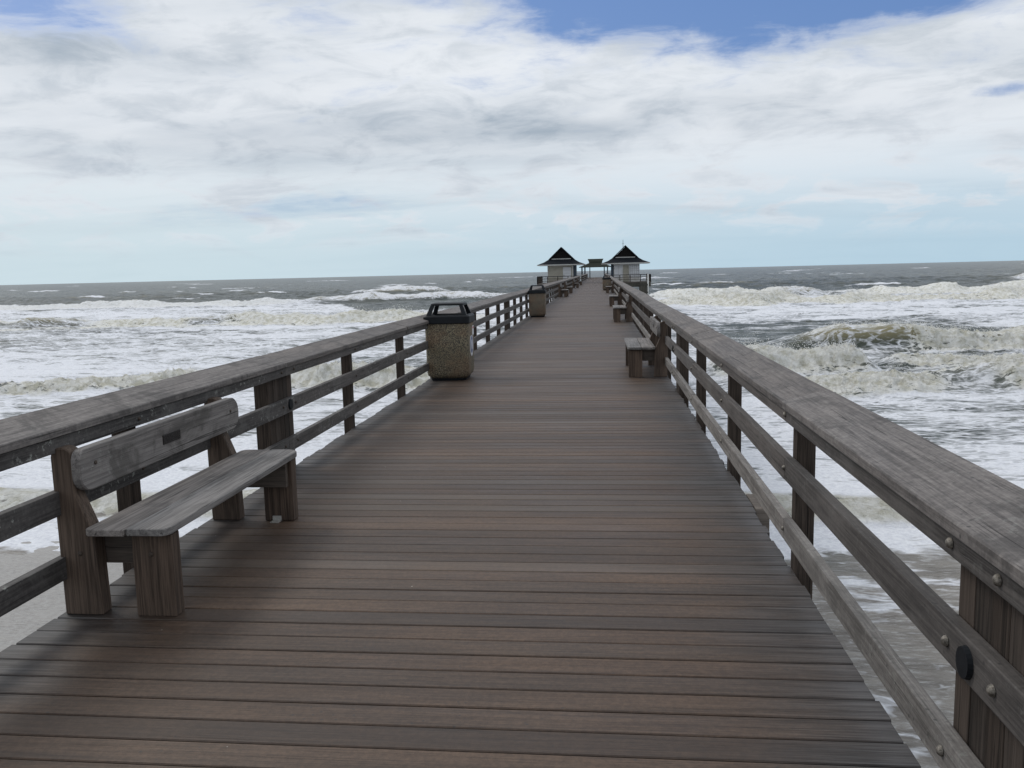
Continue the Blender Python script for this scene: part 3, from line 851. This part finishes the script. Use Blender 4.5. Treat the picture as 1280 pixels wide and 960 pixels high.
# small pale bracket at the foot of the far front leg of the near bench
b2 = bmesh.new(); bx(b2, 0.14, 0.20, 0.70, 0.757, 0.001, 0.008, 0.001); bx(b2, 0.14, 0.20, 0.750, 0.757, 0.008, 0.035, 0.001)
BX = -1.19
ordinal = ['first', 'second', 'third', 'fourth', 'fifth', 'sixth', 'seventh']
for i, yb in enumerate([13.45, 27.0, 38.6, 60.5, 74, 88, 101]):
    dup(bench, (0.70, yb, 0), pi, '%s bench from the camera against the right railing%s' % (ordinal[i], (', beside open deck', ', well before the huts', ', small in view', ', small in view', ', tiny in view', ', tiny in view', ', just before the huts')[i]))
for i, yb in enumerate([53.5, 62.0, 80.5, 95.0]):
    dup(bench, (-2.32, yb, 0), 0, ['distant bench against the left railing, the first one beyond the second bin', 'distant bench against the left railing, second beyond the tan bin', 'distant bench against the left railing, third beyond the tan bin', 'last left bench, right before the tan walled hut'][i])
obj('foot_bracket', b2, 'metal_pale', bench)

# ------------------------------------------------------------------ litter bins
def make_bin(label, loc, rz, body_mat, sticker=True, taper=0.03):
    r = thing('litter_bin', label, 'litter bin', loc, rz, 'square litter bins with black hooded lids')
    def ring(bm, h, z, rad=0.07, seg=6):
        return [bm.verts.new((p[0], p[1], z)) for p in rounded(-h, -h, h, h, (rad,)*4, seg)]
    def loft(bm, spec, cap0=True, cap1=True):
        rs_ = [ring(bm, *q) for q in spec]
        for a, b in zip(rs_, rs_[1:]):
            n = len(a)
            for i in range(n): bm.faces.new((a[i], a[(i+1) % n], b[(i+1) % n], b[i]))
        if cap0: bm.faces.new(rs_[0][::-1])
        if cap1: bm.faces.new(rs_[-1])
    bm = bmesh.new()
    loft(bm, [(0.265, 0.0, 0.07), (0.275, 0.035, 0.07)])
    obj('foot', bm, 'black', r)
    bm = bmesh.new()
    loft(bm, [(0.270, 0.035, 0.08), (0.312, 0.075, 0.065), (0.322, 0.13, 0.06), (0.333, 0.855, 0.06), (0.325, 0.862, 0.058)])
    body = obj('body', bm, body_mat, r, True)
    for p in body.data.polygons: p.use_smooth = len(p.vertices) == 4
    bm = bmesh.new()
    loft(bm, [(0.345, 0.863, 0.06), (0.352, 0.870, 0.06), (0.350, 0.965, 0.06), (0.330, 0.985, 0.06), (0.28, 0.988, 0.05), (0.262, 0.965, 0.05), (0.255, 0.90, 0.05)], True, True)
    lid = obj('lid', bm, 'black', r)
    # hood: four corner legs under a flat frame, open on every side
    bm = bmesh.new()
    for sx in (-1, 1):
        for sy in (-1, 1):
            a, b, q = 0.275, 0.215, 0.034
            lo = [(sx*a - q, sy*a - q), (sx*a + q, sy*a - q), (sx*a + q, sy*a + q), (sx*a - q, sy*a + q)]
            hi = [(sx*b - q*0.8, sy*b - q*0.8), (sx*b + q*0.8, sy*b - q*0.8), (sx*b + q*0.8, sy*b + q*0.8), (sx*b - q*0.8, sy*b + q*0.8)]
            A = [bm.verts.new((x, y, 0.975)) for x, y in lo]; B = [bm.verts.new((x, y, 1.135)) for x, y in hi]
            bm.faces.new(A[::-1]); bm.faces.new(B)
            for i in range(4): bm.faces.new((A[i], A[(i+1) % 4], B[(i+1) % 4], B[i]))
    loft(bm, [(0.248, 1.130, 0.05), (0.246, 1.155, 0.05), (0.225, 1.165, 0.05)])
    obj('hood', bm, 'black', lid)
    if sticker:
        def disc(ry, rz_, cy, cz, x, mtl):
            b3 = bmesh.new(); nn = 28
            A = [b3.verts.new((x, cy + ry*cos(2*pi*i/nn), cz + rz_*sin(2*pi*i/nn))) for i in range(nn)]
            B = [b3.verts.new((x + 0.003, cy + ry*cos(2*pi*i/nn), cz + rz_*sin(2*pi*i/nn))) for i in range(nn)]
            b3.faces.new(B)
            for i in range(nn): b3.faces.new((A[i], A[(i+1) % nn], B[(i+1) % nn], B[i]))
            return obj('sticker', b3, mtl, body)
        disc(0.175, 0.175, 0.0, 0.52, 0.3270, 'stick_white')
        disc(0.130, 0.130, 0.0, 0.52, 0.3300, 'stick_blue')
        disc(0.060, 0.075, 0.0, 0.52, 0.3330, 'stick_white')
        b3 = bmesh.new(); bx(b3, 0.327, 0.3345, 0.09, 0.25, 0.66, 0.80); obj('sticker', b3, 'stick_white', body)
        b3 = bmesh.new(); bx(b3, 0.3345, 0.336, 0.12, 0.22, 0.755, 0.785); obj('sticker', b3, 'stick_red', body)
    return r
make_bin('pebble clad square litter bin with black lid and round sticker, nearest on the left', (-2.30, 12.72, 0), radians(1.0), 'stone')
make_bin('smaller looking tan litter bin with black lid, further along the left railing', (-2.24, 30.15, 0), 0, 'tan_bin', False).scale = (0.9, 0.9, 0.97)
make_bin('distant tan litter bin by the right railing shortly before the huts', (0.52, 68.5, 0), 0, 'tan_bin', False)

# ------------------------------------------------------------------ platform and huts
def platform(x0, x1, y0, y1, mtl, side):
    bm = bmesh.new()
    bx(bm, x0, x1, y0, y1, -0.10, -0.004)
    tag(obj('hut_platform', bm, 'beam_y'), 'timber platform beside the pier deck under the %s hut' % side, None, None, 'structure')
platform(-8.35, XL - 0.03, 112.0, 122, 'beam', 'left')
platform(XR + 0.03, 6.65, 112.0, 122, 'beam', 'right')
# beams and piles below each platform
def under(x0, x1, side):
    r = thing('platform_pile_frame', 'dark pile frame carrying the %s hut platform above the surf' % side, 'pile frame', ((x0+x1)/2, 112.4, -8), 0)
    cx = (x0 + x1)/2
    bm = bmesh.new(); bx(bm, x0 - cx, x1 - cx, -0.36, -0.06, 7.33, 7.895)
    obj('front_beam', bm, 'pile', r)
    bm = bmesh.new(); bx(bm, x0 - cx, x1 - cx, 8.9, 9.2, 7.33, 7.895)
    obj('rear_beam', bm, 'pile', r)
    for x in (x0 + 0.45, cx, x1 - 0.45):
        for y in (0.25, 8.6):
            bm = bmesh.new(); cyl(bm, x - cx, y, 0, 7.88, 0.30, 0.27, 16)
            obj('pile', bm, 'pile', r, True)
    return r
under(-8.3, -2.9, 'left'); under(1.25, 6.6, 'right')
def rail_run(pts, label):
    r = thing('railing', label, 'railing', (pts[0][0], pts[0][1], 0), 0, 'thin railings round the hut platforms')
    ox, oy = pts[0]
    for z in (0.93, 0.62, 0.32):
        bm = bmesh.new()
        for (ax, ay), (bx_, by_) in zip(pts, pts[1:]):
            h = 0.045
            x0, x1 = sorted((ax - ox, bx_ - ox)); y0, y1 = sorted((ay - oy, by_ - oy))
            if x1 - x0 > y1 - y0: bx(bm, x0, x1, y0 - 0.05, y1 + 0.05, z - (h if z > 0.9 else 0.03), z + (h if z > 0.9 else 0.03))
            else: bx(bm, x0 - 0.048, x1 + 0.048, y0 + 0.052, y1 - 0.052, z - (h if z > 0.9 else 0.03), z + (h if z > 0.9 else 0.03))
        obj('rail', bm, 'metal_dark' if z > 0.9 else 'post', r)
    for (ax, ay), (bx_, by_) in zip(pts, pts[1:]):
        L = math.hypot(bx_ - ax, by_ - ay); n = max(1, round(L/1.35))
        for i in range(n + 1):
            x = ax + (bx_ - ax)*i/n; y = ay + (by_ - ay)*i/n
            bm = bmesh.new(); bx(bm, -0.055, 0.055, -0.053, 0.053, 0, 0.884)
            obj('post', bm, 'post', r, loc=(x - ox, y - oy, 0))
    return r
rail_run([(-2.86, 112.06), (-8.28, 112.06), (-8.28, 121.8)], 'thin dark railing round the left hut platform')
rail_run([(1.25, 112.06), (6.58, 112.06), (6.58, 121.8)], 'thin dark railing round the right hut platform')
bm = bmesh.new(); cyl(bm, 0, 0, 0, 6.9, 0.10, 0.10, 12)
po = obj('standpipe', bm, 'white', None, True, (6.22, 111.80, -5.9))
tag(po, 'white upright pipe at the corner of the right hut platform', 'pipe')
bm = bmesh.new(); bx(bm, -0.5, 0.5, -0.55, 0.25, 0, 5.9, 0.05)
for i in range(6): bx(bm, -0.62, 0.62, -0.62, 0.34, 0.5 + i, 0.62 + i)
po = obj('boat_fender', bm, 'pile', None, False, (5.55, 111.2, -5.95))
tag(po, 'dark timber fender stack under the right hut platform corner', 'fender')

def hut(cx, y0, label, right):
    r = thing('hut', label, 'hut', (cx, y0 + 2.0, 0), 0, 'twin huts flanking the pier deck')
    hw = 1.86
    # roof skirt: hipped, flaring towards the eaves
    bm = bmesh.new()
    prof = [(3.12, 2.42), (3.10, 2.50), (2.3, 2.80), (1.62, 3.22), (1.30, 3.56)]
    rings = []
    for (h, z) in prof:
        rings.append([bm.verts.new((x*h, y*h, z)) for x, y in ((-1, -1), (1, -1), (1, 1), (-1, 1))])
    for a, b in zip(rings, rings[1:]):
        for i in range(4): bm.faces.new((a[i], a[(i+1) % 4], b[(i+1) % 4], b[i]))
    bm.faces.new(rings[0][::-1]); bm.faces.new(rings[-1])
    obj('roof_skirt', bm, 'shingle', r)
    # upper gable
    bm = bmesh.new()
    g0, g1 = -1.62, 1.62
    for s_ in (-1, 1):
        P = [(0, 4.82), (s_*1.70, 3.20), (s_*1.70, 3.07), (0, 4.68)]
        prism(bm, P, 1, g0 - 0.25, g1 + 0.25)
    obj('gable_roof', bm, 'shingle', r)
    bm = bmesh.new(); prism(bm, [(-1.5, 3.24), (1.5, 3.24), (0, 4.64)], 1, g0 + 0.10, g1 - 0.10)
    obj('gable_board', bm, 'gable', r)
    bm = bmesh.new(); bx(bm, -1.28, 1.28, g0 - 0.12, g0 - 0.02, 3.17, 3.29)
    obj('gable_beam', bm, 'trim', r)
    bm = bmesh.new()
    bx(bm, -3.13, 3.13, -3.16, -3.122, 2.36, 2.50); bx(bm, -3.13, 3.13, 3.122, 3.16, 2.36, 2.50)
    bx(bm, -3.16, -3.122, -3.12, 3.12, 2.36, 2.50); bx(bm, 3.122, 3.16, -3.12, 3.12, 2.36, 2.50)
    obj('eave_trim', bm, 'trim', r)
    # walls
    bm = bmesh.new(); bx(bm, -hw, hw, -1.86, 1.86, 0, 2.415)
    obj('wall', bm, 'wall_white' if right else 'wall_tan', r)
    yf = -1.90
    def panel(nm, x0, x1, z0, z1, mtl, par=None, yo=0.0):
        b_ = bmesh.new(); bx(b_, x0, x1, yf - 0.03 - yo, yf + 0.04 - yo, z0, z1)
        return obj(nm, b_, mtl, r if par is None else par)
    if not right:
        dr = panel('door', 0.22, 1.28, 0.05, 2.12, 'shutter')
        panel('corner_trim', 1.44, 1.55, 0.0, 2.30, 'white')
        panel('corner_trim', -1.86, -1.78, 0.0, 2.30, 'white')
        b_ = bmesh.new(); bx(b_, 1.62, 1.95, -1.95, 1.9, 0.01, 2.33); obj('end_wall', b_, 'dark_blue', r)
        b_ = bmesh.new()
        for z in (0.5, 0.9, 1.3, 1.7): bx(b_, 0.32, 1.18, yf - 0.04, yf - 0.034, z, z + 0.02)
        obj('door_slat', b_, 'trim', dr)
        b_ = bmesh.new(); bx(b_, 0.30, 0.36, yf - 0.09, yf - 0.032, 1.0, 1.12); obj('handle', b_, 'metal_dark', dr)
    else:
        panel('corner_post', -1.92, -1.55, 0.0, 2.33, 'dark_blue')
        sh_ = panel('shutter', -1.48, -0.40, 0.55, 2.18, 'shutter')
        b_ = bmesh.new(); bx(b_, -0.96, -0.93, yf - 0.045, yf - 0.034, 0.57, 2.16); obj('shutter_bar', b_, 'trim', sh_)
        panel('door', -0.30, 0.42, 0.02, 2.2, 'wall_tan')
        lt = panel('lattice_window', 0.52, 1.84, 0.55, 2.25, 'shutter')
        b_ = bmesh.new()
        for i in range(5): bx(b_, 0.60 + i*0.28, 0.63 + i*0.28, yf - 0.05, yf - 0.034, 0.57, 2.23)
        for i in range(5): bx(b_, 0.54, 1.82, yf - 0.066, yf - 0.052, 0.75 + i*0.33, 0.775 + i*0.33)
        obj('lattice', b_, 'trim', lt)
        panel('wall_board', 0.46, 0.50, 0.0, 2.3, 'white')
        b_ = bmesh.new(); cyl(b_, -0.28, -1.0, 4.3, 5.55, 0.035, 0.02, 8); obj('roof_mast', b_, 'metal_dark', r)
        b_ = bmesh.new(); bx(b_, -0.42, -0.14, -1.02, -0.98, 5.05, 5.08); obj('mast_arm', b_, 'metal_dark', r)
    return r
hut(-5.13, 113.2, 'hut with tan wall and pale door on the left platform, dark steep roof', False)
hut(3.36, 113.2, 'hut with pale shutters on the right platform, thin mast on its dark steep roof', True)

# far pavilion at the pier end
bm = bmesh.new(); bx(bm, -6.2, 3.6, 184.0, 200, -0.12, -0.004)
tag(obj('pier_head', bm, 'beam_y'), 'wide timber head at the seaward end of the pier', None, None, 'structure')
pv = thing('pavilion', 'open pavilion with two tiered olive roof at the far end of the pier', 'pavilion', (-0.96, 188, 0))
bm = bmesh.new()
def ringr(hx, hy, z): return [bm.verts.new((x*hx, y*hy, z)) for x, y in ((-1, -1), (1, -1), (1, 1), (-1, 1))]
rr = [ringr(3.60, 3.4, 2.28), ringr(3.58, 3.38, 2.40), ringr(2.5, 2.3, 2.78), ringr(1.40, 1.2, 3.24)]
for a, b in zip(rr, rr[1:]):
    for i in range(4): bm.faces.new((a[i], a[(i+1) % 4], b[(i+1) % 4], b[i]))
bm.faces.new(rr[0][::-1]); bm.faces.new(rr[-1])
obj('lower_roof', bm, 'pav_roof', pv)
bm = bmesh.new()
rr = [ringr(1.42, 1.25, 3.26), ringr(1.50, 1.0, 3.6), ringr(1.75, 0.12, 4.12)]
for a, b in zip(rr, rr[1:]):
    for i in range(4): bm.faces.new((a[i], a[(i+1) % 4], b[(i+1) % 4], b[i]))
bm.faces.new(rr[0][::-1]); bm.faces.new(rr[-1])
obj('upper_roof', bm, 'pav_roof', pv)
for x in (-3.0, -2.35, -1.3, 1.9, 2.6):
    for y in (-2.8, 2.8):
        if abs(x) < 2 and y < 0 and x < 0: continue
        bm = bmesh.new(); bx(bm, x - 0.10, x + 0.10, y - 0.1, y + 0.1, 0, 2.28)
        obj('post', bm, 'dark_blue', pv)
rail_run([(-2.7, 178.1), (-6.1, 178.1)], 'short dark railing left of the far deck before the pavilion')
rail_run([(1.2, 178.1), (3.5, 178.1)], 'short dark railing right of the far deck before the pavilion')
bm = bmesh.new(); bx(bm, -6.2, -2.64, 178, 184, -0.12, -0.004); bx(bm, 1.02, 3.6, 178, 184, -0.12, -0.004)
tag(obj('pier_head_apron', bm, 'beam_y'), 'timber apron widening the pier before the pavilion', None, None, 'structure')
print('objects', len(bpy.data.objects))
